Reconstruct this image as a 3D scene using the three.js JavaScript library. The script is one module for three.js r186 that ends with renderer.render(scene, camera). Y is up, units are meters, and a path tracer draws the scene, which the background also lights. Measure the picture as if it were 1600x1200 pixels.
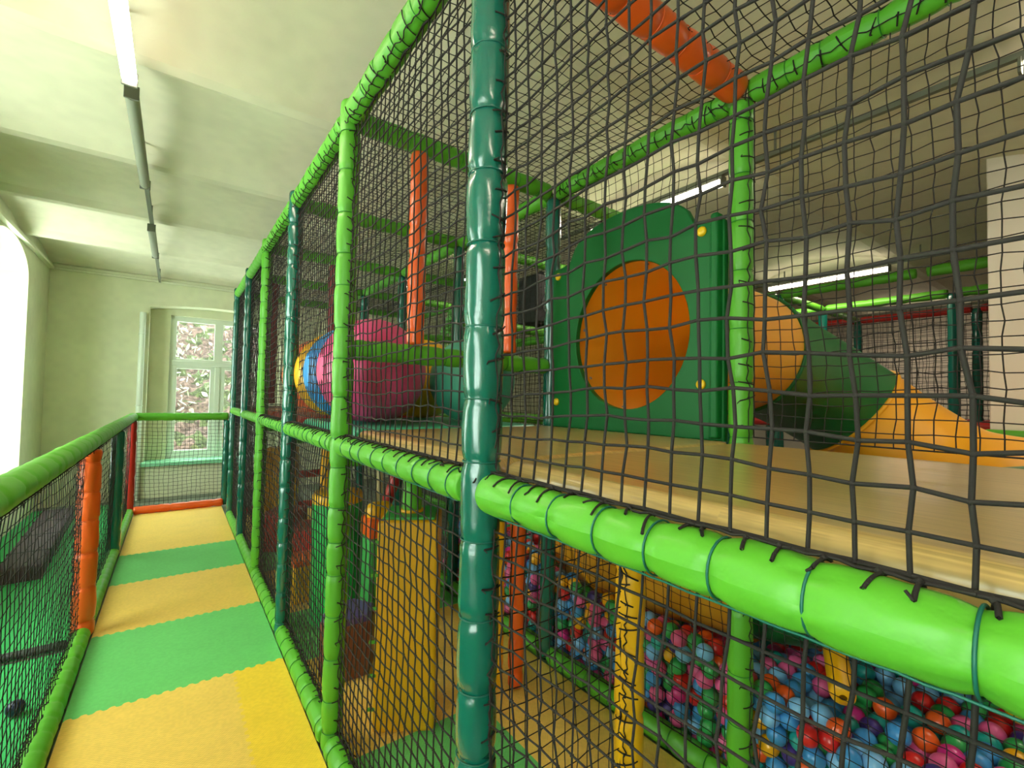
import * as THREE from 'three';
import { mergeGeometries } from 'three/addons/utils/BufferGeometryUtils.js';
import { RoundedBoxGeometry } from 'three/addons/geometries/RoundedBoxGeometry.js';
import { RectAreaLightUniformsLib } from 'three/addons/lights/RectAreaLightUniformsLib.js';

// ---------- camera, sky, exposure ----------
RectAreaLightUniformsLib.init();
const scene = new THREE.Scene();
const renderer = new THREE.WebGLRenderer({ antialias: true });
renderer.toneMapping = THREE.LinearToneMapping;
renderer.toneMappingExposure = 2.1;
renderer.shadowMap.enabled = true;
const YAW = 0.6343, PITCH = 0.0315, ROLL = 0.0191;
const camera = new THREE.PerspectiveCamera(2 * Math.atan(600 / 713.76) * 180 / Math.PI, 4 / 3, 0.05, 80);
{
  const F = new THREE.Vector3(Math.sin(YAW) * Math.cos(PITCH), Math.sin(PITCH), -Math.cos(YAW) * Math.cos(PITCH));
  const R = new THREE.Vector3(Math.cos(YAW), 0, Math.sin(YAW));
  const U = new THREE.Vector3().crossVectors(R, F);
  camera.position.set(0, 1.5, 0);
  camera.up.copy(R.clone().multiplyScalar(-Math.sin(ROLL)).addScaledVector(U, Math.cos(ROLL)));
  camera.lookAt(camera.position.clone().add(F));
}
scene.background = new THREE.Color().setRGB(5.8, 6.9, 6.2);     // overcast sky outside the windows
const LAMP_POWER = 34, LAMP_GLOW = 8;

// ---------- helpers ----------
const V = (x, y, z) => new THREE.Vector3(x, y, z);
function rng(seed) { let a = seed >>> 0; return () => { a = (a + 0x6D2B79F5) | 0; let t = Math.imul(a ^ (a >>> 15), 1 | a); t = (t + Math.imul(t ^ (t >>> 7), 61 | t)) ^ t; return ((t ^ (t >>> 14)) >>> 0) / 4294967296; }; }
const taken = new Map();
function numbered(name) { const n = taken.get(name) ?? 0; taken.set(name, n + 1); return n ? `${name}_${String(n).padStart(3, '0')}` : name; }
function put(name, geo, mat, parent) {
  const m = new THREE.Mesh(geo, mat); m.castShadow = m.receiveShadow = true;
  m.name = parent ? name : numbered(name); (parent ?? scene).add(m); return m;
}
function tag(o, label, category, group) { o.userData.label = label; o.userData.category = category; if (group) o.userData.group = group; return o; }
function thing(name, label, category, pos = [0, 0, 0], group) {
  const g = new THREE.Group(); g.name = numbered(name); g.position.set(...pos); scene.add(g); return tag(g, label, category, group);
}
function structure(name, label, pos = [0, 0, 0]) { const g = new THREE.Group(); g.name = numbered(name); g.position.set(...pos); scene.add(g); g.userData.kind = 'structure'; g.userData.label = label; return g; }
function box(x0, x1, y0, y1, z0, z1, r = 0) {
  const g = r ? new RoundedBoxGeometry(x1 - x0, y1 - y0, z1 - z0, 3, r) : new THREE.BoxGeometry(x1 - x0, y1 - y0, z1 - z0);
  g.translate((x0 + x1) / 2, (y0 + y1) / 2, (z0 + z1) / 2); return g;
}
function noise2(seed, size, cells) {                       // tiling value noise, returns a function of pixel
  const r = rng(seed), g = Float32Array.from({ length: cells * cells }, r);
  return (x, y) => { const u = x / size * cells, v = y / size * cells, i = Math.floor(u), j = Math.floor(v), s = (t) => t * t * (3 - 2 * t), a = s(u - i), b = s(v - j), at = (p, q) => g[(q % cells) * cells + (p % cells)];
    return (at(i, j) * (1 - a) + at(i + 1, j) * a) * (1 - b) + (at(i, j + 1) * (1 - a) + at(i + 1, j + 1) * a) * b; };
}
function texture(size, fn, srgb, repeat = [1, 1], h = size) {
  const d = new Uint8Array(size * h * 4);
  for (let y = 0; y < h; y++) for (let x = 0; x < size; x++) { const c = fn(x, y), k = (y * size + x) * 4; for (let i = 0; i < 3; i++) d[k + i] = Math.max(0, Math.min(255, c[i])); d[k + 3] = 255; }
  const t = new THREE.DataTexture(d, size, h); t.wrapS = t.wrapT = THREE.RepeatWrapping; t.magFilter = THREE.LinearFilter; t.minFilter = THREE.LinearMipmapLinearFilter; t.generateMipmaps = true;
  if (srgb) t.colorSpace = THREE.SRGBColorSpace; t.repeat.set(...repeat); t.needsUpdate = true; return t;
}

// ---------- textures and materials ----------
const nA = noise2(1, 256, 8), nB = noise2(2, 256, 32), nC = noise2(3, 256, 96);
const plasterBump = texture(256, (x, y) => { const v = 110 + 60 * nA(x, y) + 50 * nB(x, y) + 30 * nC(x, y); return [v, v, v]; }, false, [0.7, 0.7]);
const plasterTint = (r, g, b) => texture(256, (x, y) => { const v = 0.95 + 0.04 * nA(x, y) + 0.03 * nB(x, y); return [r * v, g * v, b * v]; }, true, [0.5, 0.5]);
const vinylBump = texture(256, (x, y) => { const v = 90 + 90 * nB(x, y) + 60 * nC(x, y); return [v, v, v]; }, false, [1, 1]);
const matBump = texture(128, (x, y) => { const s = 0.5 + 0.5 * Math.sin(x / 128 * Math.PI * 2 * 8) * Math.sin(y / 128 * Math.PI * 2 * 8); const v = 60 + 160 * s; return [v, v, v]; }, false, [9, 9]);
const matTint = (r, g, b) => texture(256, (x, y) => { const v = 0.95 + 0.025 * nA(x, y) + 0.05 * nC(x, y); return [r * v, g * v, b * v]; }, true, [1, 1]);
const std = (o) => new THREE.MeshStandardMaterial(o);
const phys = (o) => new THREE.MeshPhysicalMaterial(o);
const vinyl = (color, roughness = 0.36, coat = 0.25) => phys({ color, roughness, clearcoat: coat, clearcoatRoughness: 0.18, bumpMap: vinylBump, bumpScale: 0.0006 });
const M = {
  wall: std({ map: plasterTint(222, 222, 190), roughness: 0.92, bumpMap: plasterBump, bumpScale: 0.002 }),
  ceiling: std({ map: plasterTint(224, 217, 190), roughness: 0.95, bumpMap: plasterBump, bumpScale: 0.003 }),
  pier: std({ map: plasterTint(232, 220, 204), roughness: 0.92, bumpMap: plasterBump, bumpScale: 0.002 }),
  trim: std({ color: '#dcdcc2', roughness: 0.75 }),
  floor: std({ color: '#7a7f70', roughness: 0.85 }),
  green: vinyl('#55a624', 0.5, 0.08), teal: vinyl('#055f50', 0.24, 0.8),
  orange: vinyl('#ea5c1a', 0.36, 0.3), red: vinyl('#b3231b', 0.4, 0.25), yellow: vinyl('#eaa908', 0.42, 0.15), maroon: vinyl('#7d1a20', 0.45, 0.15),
  tie: std({ color: '#0c5f50', roughness: 0.5 }), tieGreen: std({ color: '#1d7a1c', roughness: 0.5 }),
  cord: std({ color: '#201a16', roughness: 0.85 }), cordFar: std({ color: '#201a16', roughness: 0.9 }), cordGrey: std({ color: '#4a4540', roughness: 0.9 }),
  panel: phys({ color: '#06642a', roughness: 0.5, specularIntensity: 0.6 }),
  bolt: phys({ color: '#f2c416', roughness: 0.35 }),
  tubeOrange: phys({ color: '#ffc63a', roughness: 0.5, specularIntensity: 0.6, transmission: 0.5, thickness: 0 }), tubeGreen: phys({ color: '#0d6a30', roughness: 0.45, transmission: 0.1, thickness: 0 }), tubeYellow: phys({ color: '#ffb716', roughness: 0.5, transmission: 0.2, thickness: 0 }),
  steel: std({ color: '#8d8f8c', roughness: 0.4, metalness: 0.9 }), greyPlastic: std({ color: '#6f7266', roughness: 0.6 }), darkPole: std({ color: '#3c3f40', roughness: 0.5 }),
  matGreen: std({ map: matTint(106, 198, 106), roughness: 0.75, bumpMap: matBump, bumpScale: 0.0012 }), matYellow: std({ map: matTint(242, 200, 92), roughness: 0.75, bumpMap: matBump, bumpScale: 0.0012 }),
  matGold: std({ map: matTint(246, 204, 52), roughness: 0.75, bumpMap: matBump, bumpScale: 0.0012 }), matDeepGreen: std({ map: matTint(62, 186, 104), roughness: 0.8, bumpMap: matBump, bumpScale: 0.0012 }),
  purpleGrey: std({ color: '#4b3d44', roughness: 0.8 }), black: std({ color: '#101112', roughness: 0.6 }), purple: vinyl('#5a4a86', 0.4, 0.2), brown: vinyl('#7a4438', 0.42, 0.2),
  wood: std({ color: '#cbb387', roughness: 0.6 }), mint: phys({ color: '#8fd8ae', roughness: 0.35 }), frame: phys({ color: '#dfe6d8', roughness: 0.35 }),
  glass: phys({ color: '#ffffff', roughness: 0.02, transmission: 1, thickness: 0, ior: 1.45 }),
  lit: std({ color: '#ffffff', emissive: '#fff0dc', emissiveIntensity: LAMP_GLOW }), unlit: std({ color: '#8a8d7c', roughness: 0.5 }),
};
// wood-print vinyl of the deck: streaks run along one axis
const streak = noise2(7, 512, 6), sF = noise2(8, 512, 128);
M.deck = phys({ roughness: 0.3, clearcoat: 0.35, clearcoatRoughness: 0.2, map: texture(512, (x, y) => {
  const a = sF((x * 6) % 512, (y / 6) % 512), b = sF((x * 2) % 512, (y / 12) % 512), c = streak(x, y);
  const v = 0.82 + 0.18 * a + 0.12 * b - 0.08 * c; return [202 * v, 166 * v, 104 * (v - 0.03)]; }, true, [1.4, 0.9]) });
const ballColours = { pink: '#e0588f', blue: '#3f8fd0', 'light blue': '#7cb6e6', green: '#2f9a4e', teal: '#1f9a92', red: '#d4201f', orange: '#ee5a1c', yellow: '#f0ac10', purple: '#45307e', magenta: '#d42a86' };
const ballMat = Object.fromEntries(Object.entries(ballColours).map(([k, c]) => [k, phys({ color: c, roughness: 0.35, clearcoat: 0.2 })]));

// ---------- geometry makers ----------
function basis(A, B) { const w = B.clone().sub(A).normalize(), u = (Math.abs(w.y) > 0.9 ? V(0, 0, 1) : V(0, 1, 0)).cross(w).normalize(), v = w.clone().cross(u); return [u, v, w]; }
// a foam sleeve pinched at its ties, with wrinkles running into each tie
function sleeve(A, B, R, ties, seed, { radial = 18, step = 0.012, pinch = 0.1, folds = 0 } = {}) {
  const rand = rng(seed), L = A.distanceTo(B), [u, v, w] = basis(A, B), n = Math.max(2, Math.round(L / step)), pos = [], uv = [], idx = [];
  const ph = ties.map(() => [rand() * 6.3, rand() * 6.3, 0.6 + 0.8 * rand(), 5 + Math.floor(rand() * 4), 9 + Math.floor(rand() * 5)]), drift = [rand() * 6, rand() * 6];
  for (let i = 0; i <= n; i++) {
    const s = i / n * L; let off = 0, wr = [];
    ties.forEach((t, k) => { const d = Math.abs(s - t); if (d < 0.09) { off += ph[k][2] * Math.exp(-(d * d) / 0.00022) * pinch + 0.35 * pinch * Math.exp(-d / 0.03); wr.push([k, Math.exp(-d / 0.028)]); } });
    const end = Math.min(s, L - s), cap = end < R * 0.45 ? Math.sqrt(Math.max(0.12, 1 - Math.pow(1 - end / (R * 0.45), 2))) * 0.22 + 0.78 : 1;
    const low = 1 + 0.018 * Math.sin(s * 19 + drift[0]) + 0.012 * Math.sin(s * 47 + drift[1]);
    for (let j = 0; j <= radial; j++) {
      const a = j / radial * Math.PI * 2; let r = R * (1 - off) * low * cap; if (folds) r += R * folds * (Math.sin(a * 2 + s * 23 + drift[0]) + 0.7 * Math.sin(a * 3 - s * 37 + drift[1]) + 0.5 * Math.sin(a * 7 + s * 61)) * Math.min(1, end / 0.05);
      for (const [k, e] of wr) r += R * 0.05 * e * (Math.sin(a * ph[k][3] + ph[k][0]) + 0.7 * Math.sin(a * ph[k][4] + ph[k][1])) * Math.min(1, Math.abs(s - ties[k]) / 0.008);
      const p = A.clone().addScaledVector(w, s).addScaledVector(u, Math.cos(a) * r).addScaledVector(v, Math.sin(a) * r);
      pos.push(p.x, p.y, p.z); uv.push(s * 4, j / radial);
    }
  }
  const q = radial + 1;
  for (let i = 0; i < n; i++) for (let j = 0; j < radial; j++) { const a = i * q + j; idx.push(a, a + 1, a + q, a + 1, a + q + 1, a + q); }
  for (const [e, c] of [[0, A], [n, B]]) { const k = pos.length / 3; pos.push(c.x, c.y, c.z); uv.push(0, 0); for (let j = 0; j < radial; j++) { const a = e * q + j; e ? idx.push(a, a + 1, k) : idx.push(a + 1, a, k); } }
  const g = new THREE.BufferGeometry(); g.setAttribute('position', new THREE.Float32BufferAttribute(pos, 3)); g.setAttribute('uv', new THREE.Float32BufferAttribute(uv, 2)); g.setIndex(idx); g.computeVertexNormals(); return g;
}
const ringCache = new Map();
function ring(R, r) { const k = `${R.toFixed(4)}_${r}`; if (!ringCache.has(k)) ringCache.set(k, new THREE.TorusGeometry(R, r, 5, 22)); return ringCache.get(k); }
// one padded bar (part of a frame) with its ties as sub-parts
function bar(parent, name, A, B, R, mat, seed, { gap = 0.11, near = false, label, tieMat = M.tie, radial, step, ties = near, folds = 0.008, cord = false } = {}) {
  const L = A.distanceTo(B), rand = rng(seed + 99), t = [];
  for (let s = gap * 0.5; s < L - gap * 0.3; s += gap * (0.8 + 0.45 * rand())) t.push(s);
  const m = put(name, sleeve(A, B, R, t, seed, near ? { radial: radial ?? 28, step: step ?? 0.0065, folds } : { radial: radial ?? 14, step: step ?? 0.02 }), mat, parent);
  if (label) m.userData.label = label;
  if (ties) { const w = B.clone().sub(A).normalize(), q = new THREE.Quaternion().setFromUnitVectors(V(0, 0, 1), w);
    for (const s of t) { const k = put('cable_tie', ring(R * 0.925, 0.0018), tieMat, m); k.position.copy(A).addScaledVector(w, s); k.quaternion.copy(q); } }
  if (cord) { const c = new Cords(5), [u, v, w] = basis(A, B), l = [], rd = rng(seed + 7); for (let s = 0.03; s < L - 0.03; s += 0.02) l.push(A.clone().addScaledVector(w, s).add(V(-0.35, -0.93, 0).multiplyScalar(R * 1.0 + 0.0015 * rd()))); c.line(l, 0.0017); put('seam_cord', c.geo(), tieMat, m); }
  return m;
}
// cords: prisms with round normals and knots, gathered into one geometry
class Cords {
  constructor(sides = 3) { this.s = sides; this.p = []; this.n = []; this.i = []; }
  add(a, b, r) {
    const w = b.clone().sub(a), L = w.length(); if (L < 1e-5) return; w.divideScalar(L);
    const u = (Math.abs(w.y) > 0.9 ? V(1, 0, 0) : V(0, 1, 0)).cross(w).normalize(), v = w.clone().cross(u), k = this.p.length / 3, s = this.s;
    for (const c of [a, b]) for (let j = 0; j < s; j++) { const t = j / s * Math.PI * 2, x = Math.cos(t), y = Math.sin(t), nx = u.x * x + v.x * y, ny = u.y * x + v.y * y, nz = u.z * x + v.z * y; this.p.push(c.x + nx * r, c.y + ny * r, c.z + nz * r); this.n.push(nx, ny, nz); }
    for (let j = 0; j < s; j++) { const a0 = k + j, a1 = k + (j + 1) % s; this.i.push(a0, a1, a0 + s, a1, a1 + s, a0 + s); }
  }
  line(pts, r) { for (let i = 1; i < pts.length; i++) this.add(pts[i - 1], pts[i], r); }
  knot(c, r) { const k = this.p.length / 3; for (const d of [[1, 0, 0], [-1, 0, 0], [0, 1, 0], [0, -1, 0], [0, 0, 1], [0, 0, -1]]) { this.p.push(c.x + d[0] * r, c.y + d[1] * r, c.z + d[2] * r); this.n.push(...d); }
    for (const [a, b, d] of [[0, 2, 4], [2, 1, 4], [1, 3, 4], [3, 0, 4], [2, 0, 5], [1, 2, 5], [3, 1, 5], [0, 3, 5]]) this.i.push(k + a, k + b, k + d); }
  geo() { const g = new THREE.BufferGeometry(); g.setAttribute('position', new THREE.Float32BufferAttribute(this.p, 3)); g.setAttribute('normal', new THREE.Float32BufferAttribute(this.n, 3)); g.setAttribute('uv', new THREE.Float32BufferAttribute(new Float32Array(this.p.length / 3 * 2), 2)); g.setIndex(this.i); return g; }
}
// knotted net: a Group > netting, border_rope, lacing
function net(label, o, du, dv, w, h, { m = 0.0455, r = 0.0026, sides = 4, knots = true, seed = 1, sag = 0.012, keep, mat = M.cord, lace = [], group, edge = true } = {}) {
  const g = thing('safety_net', label, 'net', [0, 0, 0], group), nrm = du.clone().cross(dv).normalize(), nu = Math.round(w / m), nv = Math.round(h / m), rand = rng(seed), P = [];
  const a0 = rand() * 6, a1 = rand() * 6, a2 = rand() * 6;
  for (let j = 0; j <= nv; j++) for (let i = 0; i <= nu; i++) {
    const x = i / nu * w, y = j / nv * h, f = Math.min(1, Math.min(x, w - x, y, h - y) / 0.12);
    const su = f * (0.006 * Math.sin(y * 9 + a0) + 0.005 * Math.sin(x * 5 + y * 4 + a1) + (rand() - 0.5) * 0.009), sv = f * (-0.004 + 0.007 * Math.sin(x * 8 + a2) + (rand() - 0.5) * 0.009), sn = f * sag * (Math.sin(x * 3.1 + a0) * Math.sin(y * 2.7 + a1) + (rand() - 0.5) * 0.3);
    P.push(o.clone().addScaledVector(du, x + su).addScaledVector(dv, y + sv).addScaledVector(nrm, sn));
  }
  const at = (i, j) => P[j * (nu + 1) + i], c = new Cords(sides), ok = (i, j) => !keep || keep(at(i, j));
  for (let j = 0; j <= nv; j++) for (let i = 0; i <= nu; i++) { if (!ok(i, j)) continue; const p = at(i, j);
    if (i < nu && ok(i + 1, j)) c.add(p, at(i + 1, j), r); if (j < nv && ok(i, j + 1)) c.add(p, at(i, j + 1), r); if (knots) c.knot(p, r * 1.95); }
  put('netting', c.geo(), mat, g).userData.kind = 'stuff';
  if (edge) { const b = new Cords(5), s = (i, j, k) => at(i, j).clone().addScaledVector(nrm, 0.004 * Math.sin(k * 2.1 + a0));
    for (const j of [0, nv]) { const l = []; for (let i = 0; i <= nu; i++) if (ok(i, j)) l.push(s(i, j, i)); if (l.length > 1) b.line(l, r * 1.5); }
    for (const i of [0, nu]) { const l = []; for (let j = 0; j <= nv; j++) if (ok(i, j)) l.push(s(i, j, j)); if (l.length > 1) b.line(l, r * 1.5); }
    put('border_rope', b.geo(), mat, g); }
  if (lace.length) { const b = new Cords(4); lace.forEach((l, k) => lacing(b, ...l, seed * 31 + k)); put('lacing', b.geo(), mat, g).userData.kind = 'stuff'; }
  return g;
}
// twine whipped round a bar: a wavering cord on the bar's face and short turns across it
function lacing(b, A, B, R, face, pitch, span, seed) {
  const rand = rng(seed), L = A.distanceTo(B), [u, v, w] = basis(A, B), f0 = Math.atan2(face.dot(v), face.dot(u)), r = 0.0021;
  const on = (s, a, k = 0.003) => A.clone().addScaledVector(w, s).addScaledVector(u, Math.cos(a) * (R + k)).addScaledVector(v, Math.sin(a) * (R + k));
  const main = []; for (let s = 0; s < L; s += pitch / 3) main.push(on(s, f0 + (rand() - 0.5) * 0.3, 0.002 + rand() * 0.004)); b.line(main, r);
  for (let s = pitch * rand(); s < L; s += pitch * (0.7 + 0.6 * rand())) {
    const a0 = f0 - span * (0.4 + 0.6 * rand()), a1 = f0 + span * (0.2 + 0.9 * rand()), l = [], lean = (rand() - 0.5) * 0.05; for (let k = 0; k <= 7; k++) l.push(on(s + lean * k / 7, a0 + (a1 - a0) * k / 7, 0.0025)); b.line(l, r * 1.15); b.knot(on(s + lean * 0.5, f0, 0.004), r * 2.3);
    if (rand() < 0.35) { const e = on(s, a0, 0.003), t = e.clone().add(V((rand() - 0.5) * 0.02, (rand() - 0.6) * 0.02, (rand() - 0.5) * 0.03)).addScaledVector(face, 0.006); b.add(e, t, r * 0.8); }
  }
}

// ---------- the room ----------
const XL = -1.35, XR = 11.2, ZB = -8.2, ZF = 4.2, SPRING = 3.13, BAY = 1.33;
{
  const f = structure('floor', 'grey floor of the hall under the play area'); put('floor_slab', box(XL - 0.7, XR + 0.3, -0.2, -0.002, ZB - 0.7, ZF + 0.3), M.floor, f);
  const c = structure('ceiling', 'cream plaster ceiling of shallow barrel vaults');
  for (let k = 0; k < 10; k++) {
    const z1 = -2.87 + 1.33 * 4 - k * BAY + 2.66, z0 = z1 - BAY; if (z0 < ZB - 0.1) continue;
    const s = new THREE.Shape(), n = 14, h = 0.105, e = 0.045; s.moveTo(z0, 3.75); s.lineTo(z0, SPRING); s.lineTo(z0 + e, SPRING);
    for (let i = 1; i < n; i++) { const t = i / n; s.lineTo(z0 + e + t * (BAY - 2 * e), SPRING + h * (1 - Math.pow(2 * t - 1, 2)) + (t < 0.999 ? 0.012 : 0)); }
    s.lineTo(z1 - e, SPRING); s.lineTo(z1, SPRING); s.lineTo(z1, 3.75);
    const g = new THREE.ExtrudeGeometry(s, { depth: XR - XL + 0.6, bevelEnabled: false }); g.rotateY(-Math.PI / 2); g.translate(XR + 0.3, 0, 0);
    put('vault', g, M.ceiling, c);
  }
  // left wall with arched window openings
  const wallL = structure('wall_left', 'cream plaster wall pierced by deep arched window openings');
  const s = new THREE.Shape(); s.moveTo(ZB - 0.6, -0.1); s.lineTo(ZF + 0.3, -0.1); s.lineTo(ZF + 0.3, 3.75); s.lineTo(ZB - 0.6, 3.75);
  const opens = [[-7.22, -5.82], [-3.9, -2.5], [-0.6, 0.8]], arch = (a, b) => { const h = new THREE.Path(), c0 = (a + b) / 2, hw = (b - a) / 2; h.moveTo(a, 0.5); h.lineTo(b, 0.5); h.lineTo(b, 2.72); for (let i = 1; i <= 16; i++) { const t = i / 16 * Math.PI; h.lineTo(c0 + Math.cos(t) * hw, 2.72 + Math.sin(t) * 0.33); } h.lineTo(a, 0.5); return h; };
  for (const [a, b] of opens) s.holes.push(arch(a, b));
  const g = new THREE.ExtrudeGeometry(s, { depth: 0.62, bevelEnabled: false, curveSegments: 16 }); g.rotateY(-Math.PI / 2); g.translate(XL, 0, 0); put('plaster', g, M.wall, wallL);
  opens.forEach(([a, b], i) => {
    const w = structure(`window_${i + 2}`, 'white framed arched window in the deep reveal of the left wall'), x = XL - 0.55;
    const fs = new THREE.Shape(arch(a + 0.002, b - 0.002).getPoints()), fh = (p, q, y0, y1) => { const h = new THREE.Path(); h.moveTo(p, y0); h.lineTo(q, y0); h.lineTo(q, y1); h.lineTo(p, y1); h.lineTo(p, y0); fs.holes.push(h); };
    const m = (a + b) / 2; for (const [p, q] of [[a + 0.07, m - 0.035], [m + 0.035, b - 0.07]]) { fh(p, q, 0.58, 1.9); fh(p, q, 1.97, 2.7); }
    const fg = new THREE.ExtrudeGeometry(fs, { depth: 0.06, bevelEnabled: false }); fg.rotateY(-Math.PI / 2); fg.translate(x + 0.06, 0, 0); put('window_frame', fg, M.frame, w);
    for (const [p, q] of [[a + 0.07, m - 0.035], [m + 0.035, b - 0.07]]) for (const [y0, y1] of [[0.58, 1.9], [1.97, 2.7]]) put('pane', box(x + 0.028, x + 0.032, y0, y1, p, q), M.glass, w);
    put('window_sill', box(XL - 0.5, XL + 0.06, 0.46, 0.5, a + 0.003, b - 0.003, 0.012), M.frame, w);
  });
  // far wall: niche with a casement window
  const wb = structure('wall_back', 'cream plaster end wall with a shallow window niche');
  const b = new THREE.Shape(); b.moveTo(XL - 0.6, -0.1); b.lineTo(XR + 0.3, -0.1); b.lineTo(XR + 0.3, 3.75); b.lineTo(XL - 0.6, 3.75);
  const n = new THREE.Path(); n.moveTo(-0.33, 0.5); n.lineTo(1.36, 0.5); n.lineTo(1.36, 2.7); for (let i = 1; i < 12; i++) { const t = i / 12; n.lineTo(1.36 - 1.69 * t, 2.7 + 0.07 * 4 * t * (1 - t)); } n.lineTo(-0.33, 2.7); n.lineTo(-0.33, 0.5); b.holes.push(n);
  const bg = new THREE.ExtrudeGeometry(b, { depth: 0.25, bevelEnabled: false }); bg.translate(0, 0, ZB - 0.25); put('plaster', bg, M.wall, wb);
  const b2 = new THREE.Shape(); b2.moveTo(-0.75, 0.1); b2.lineTo(1.8, 0.1); b2.lineTo(1.8, 3.2); b2.lineTo(-0.75, 3.2); const h2 = new THREE.Path(); h2.moveTo(-0.09, 0.5); h2.lineTo(1.12, 0.5); h2.lineTo(1.12, 2.64); h2.lineTo(-0.09, 2.64); h2.lineTo(-0.09, 0.5); b2.holes.push(h2);
  const bg2 = new THREE.ExtrudeGeometry(b2, { depth: 0.2, bevelEnabled: false }); bg2.translate(0, 0, ZB - 0.45); put('niche_back', bg2, M.wall, wb);
  const w = structure('window_1', 'white framed casement window with four panes in the end wall'), z = ZB - 0.36;
  const fs = new THREE.Shape(); fs.moveTo(-0.089, 0.5); fs.lineTo(1.119, 0.5); fs.lineTo(1.119, 2.639); fs.lineTo(-0.089, 2.639);
  const panes = [[-0.02, 0.47, 2.0, 2.57], [0.57, 1.05, 2.0, 2.57], [0.0, 0.43, 0.62, 1.86], [0.61, 1.04, 0.62, 1.86]];
  for (const [x0, x1, y0, y1] of panes) { const h = new THREE.Path(); h.moveTo(x0, y0); h.lineTo(x1, y0); h.lineTo(x1, y1); h.lineTo(x0, y1); h.lineTo(x0, y0); fs.holes.push(h); }
  const fg = new THREE.ExtrudeGeometry(fs, { depth: 0.05, bevelEnabled: true, bevelSize: 0.006, bevelThickness: 0.006, bevelSegments: 2 }); fg.translate(0, 0, z); put('window_frame', fg, M.frame, w);
  put('mullion', box(0.485, 0.555, 0.53, 1.9, z + 0.05, z + 0.075, 0.008), M.frame, w); put('transom', box(-0.06, 1.09, 1.9, 1.97, z + 0.05, z + 0.08, 0.01), M.frame, w);
  for (const [x0, x1, y0, y1] of panes) put('pane', box(x0, x1, y0, y1, z + 0.02, z + 0.024), M.glass, w);
  put('window_sill', box(-0.36, 1.39, 0.45, 0.51, ZB - 0.3, ZB + 0.07, 0.015), M.mint, w).userData.label = 'mint green sill board';
  const pipe = put('heating_pipe', (() => { const l = [[0, 0], [0.035, 0], [0.035, 2.6], [0, 2.6]].map((q) => new THREE.Vector2(...q)), gg = new THREE.LatheGeometry(l, 16); const k = [0.3, 1.3, 2.3].map((y) => new THREE.TorusGeometry(0.037, 0.006, 6, 16).rotateX(Math.PI / 2).translate(0, y, 0)); return mergeGeometries([gg.toNonIndexed(), ...k.map((q) => q.toNonIndexed())]); })(), M.frame);
  pipe.position.set(-0.4, 0, ZB + 0.05); tag(pipe, 'white upright heating pipe beside the end wall window niche', 'pipe');
  const wr = structure('wall_right', 'pale plaster wall at the far side of the hall'); put('plaster', box(XR, XR + 0.3, -0.1, 3.75, ZB - 0.3, ZF + 0.3), M.pier, wr);
  const wf = structure('wall_front', 'cream plaster wall opposite the window wall'); put('plaster', box(XL - 0.6, XR + 0.3, -0.1, 3.75, ZF, ZF + 0.3), M.wall, wf);
  // cornice along left and end walls
  const prof = [[0, 0], [0.05, 0], [0.055, 0.02], [0.035, 0.03], [0.035, 0.06], [0.02, 0.08], [0, 0.08]];
  const cs = new THREE.Shape(prof.map((q) => new THREE.Vector2(...q)));
  const t1 = structure('trim_1', 'moulded plaster cornice of the end wall'), t2 = structure('trim_2', 'moulded plaster cornice of the window wall');
  const cg = new THREE.ExtrudeGeometry(cs, { depth: XR - XL, bevelEnabled: false }); cg.rotateY(-Math.PI / 2); cg.translate(XR, 3.05, ZB); put('moulding', cg, M.trim, t1);
  const cg2 = new THREE.ExtrudeGeometry(cs, { depth: ZF - ZB, bevelEnabled: false }); cg2.translate(XL, 3.05, ZB); put('moulding', cg2, M.trim, t2);
  const pier = structure('wall_pier', 'pale pinkish plaster pier standing behind the slide'); put('plaster', box(4.475, 5.1, 0, 3.7, -0.58, 1.6, 0.01), M.pier, pier);
}

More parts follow.
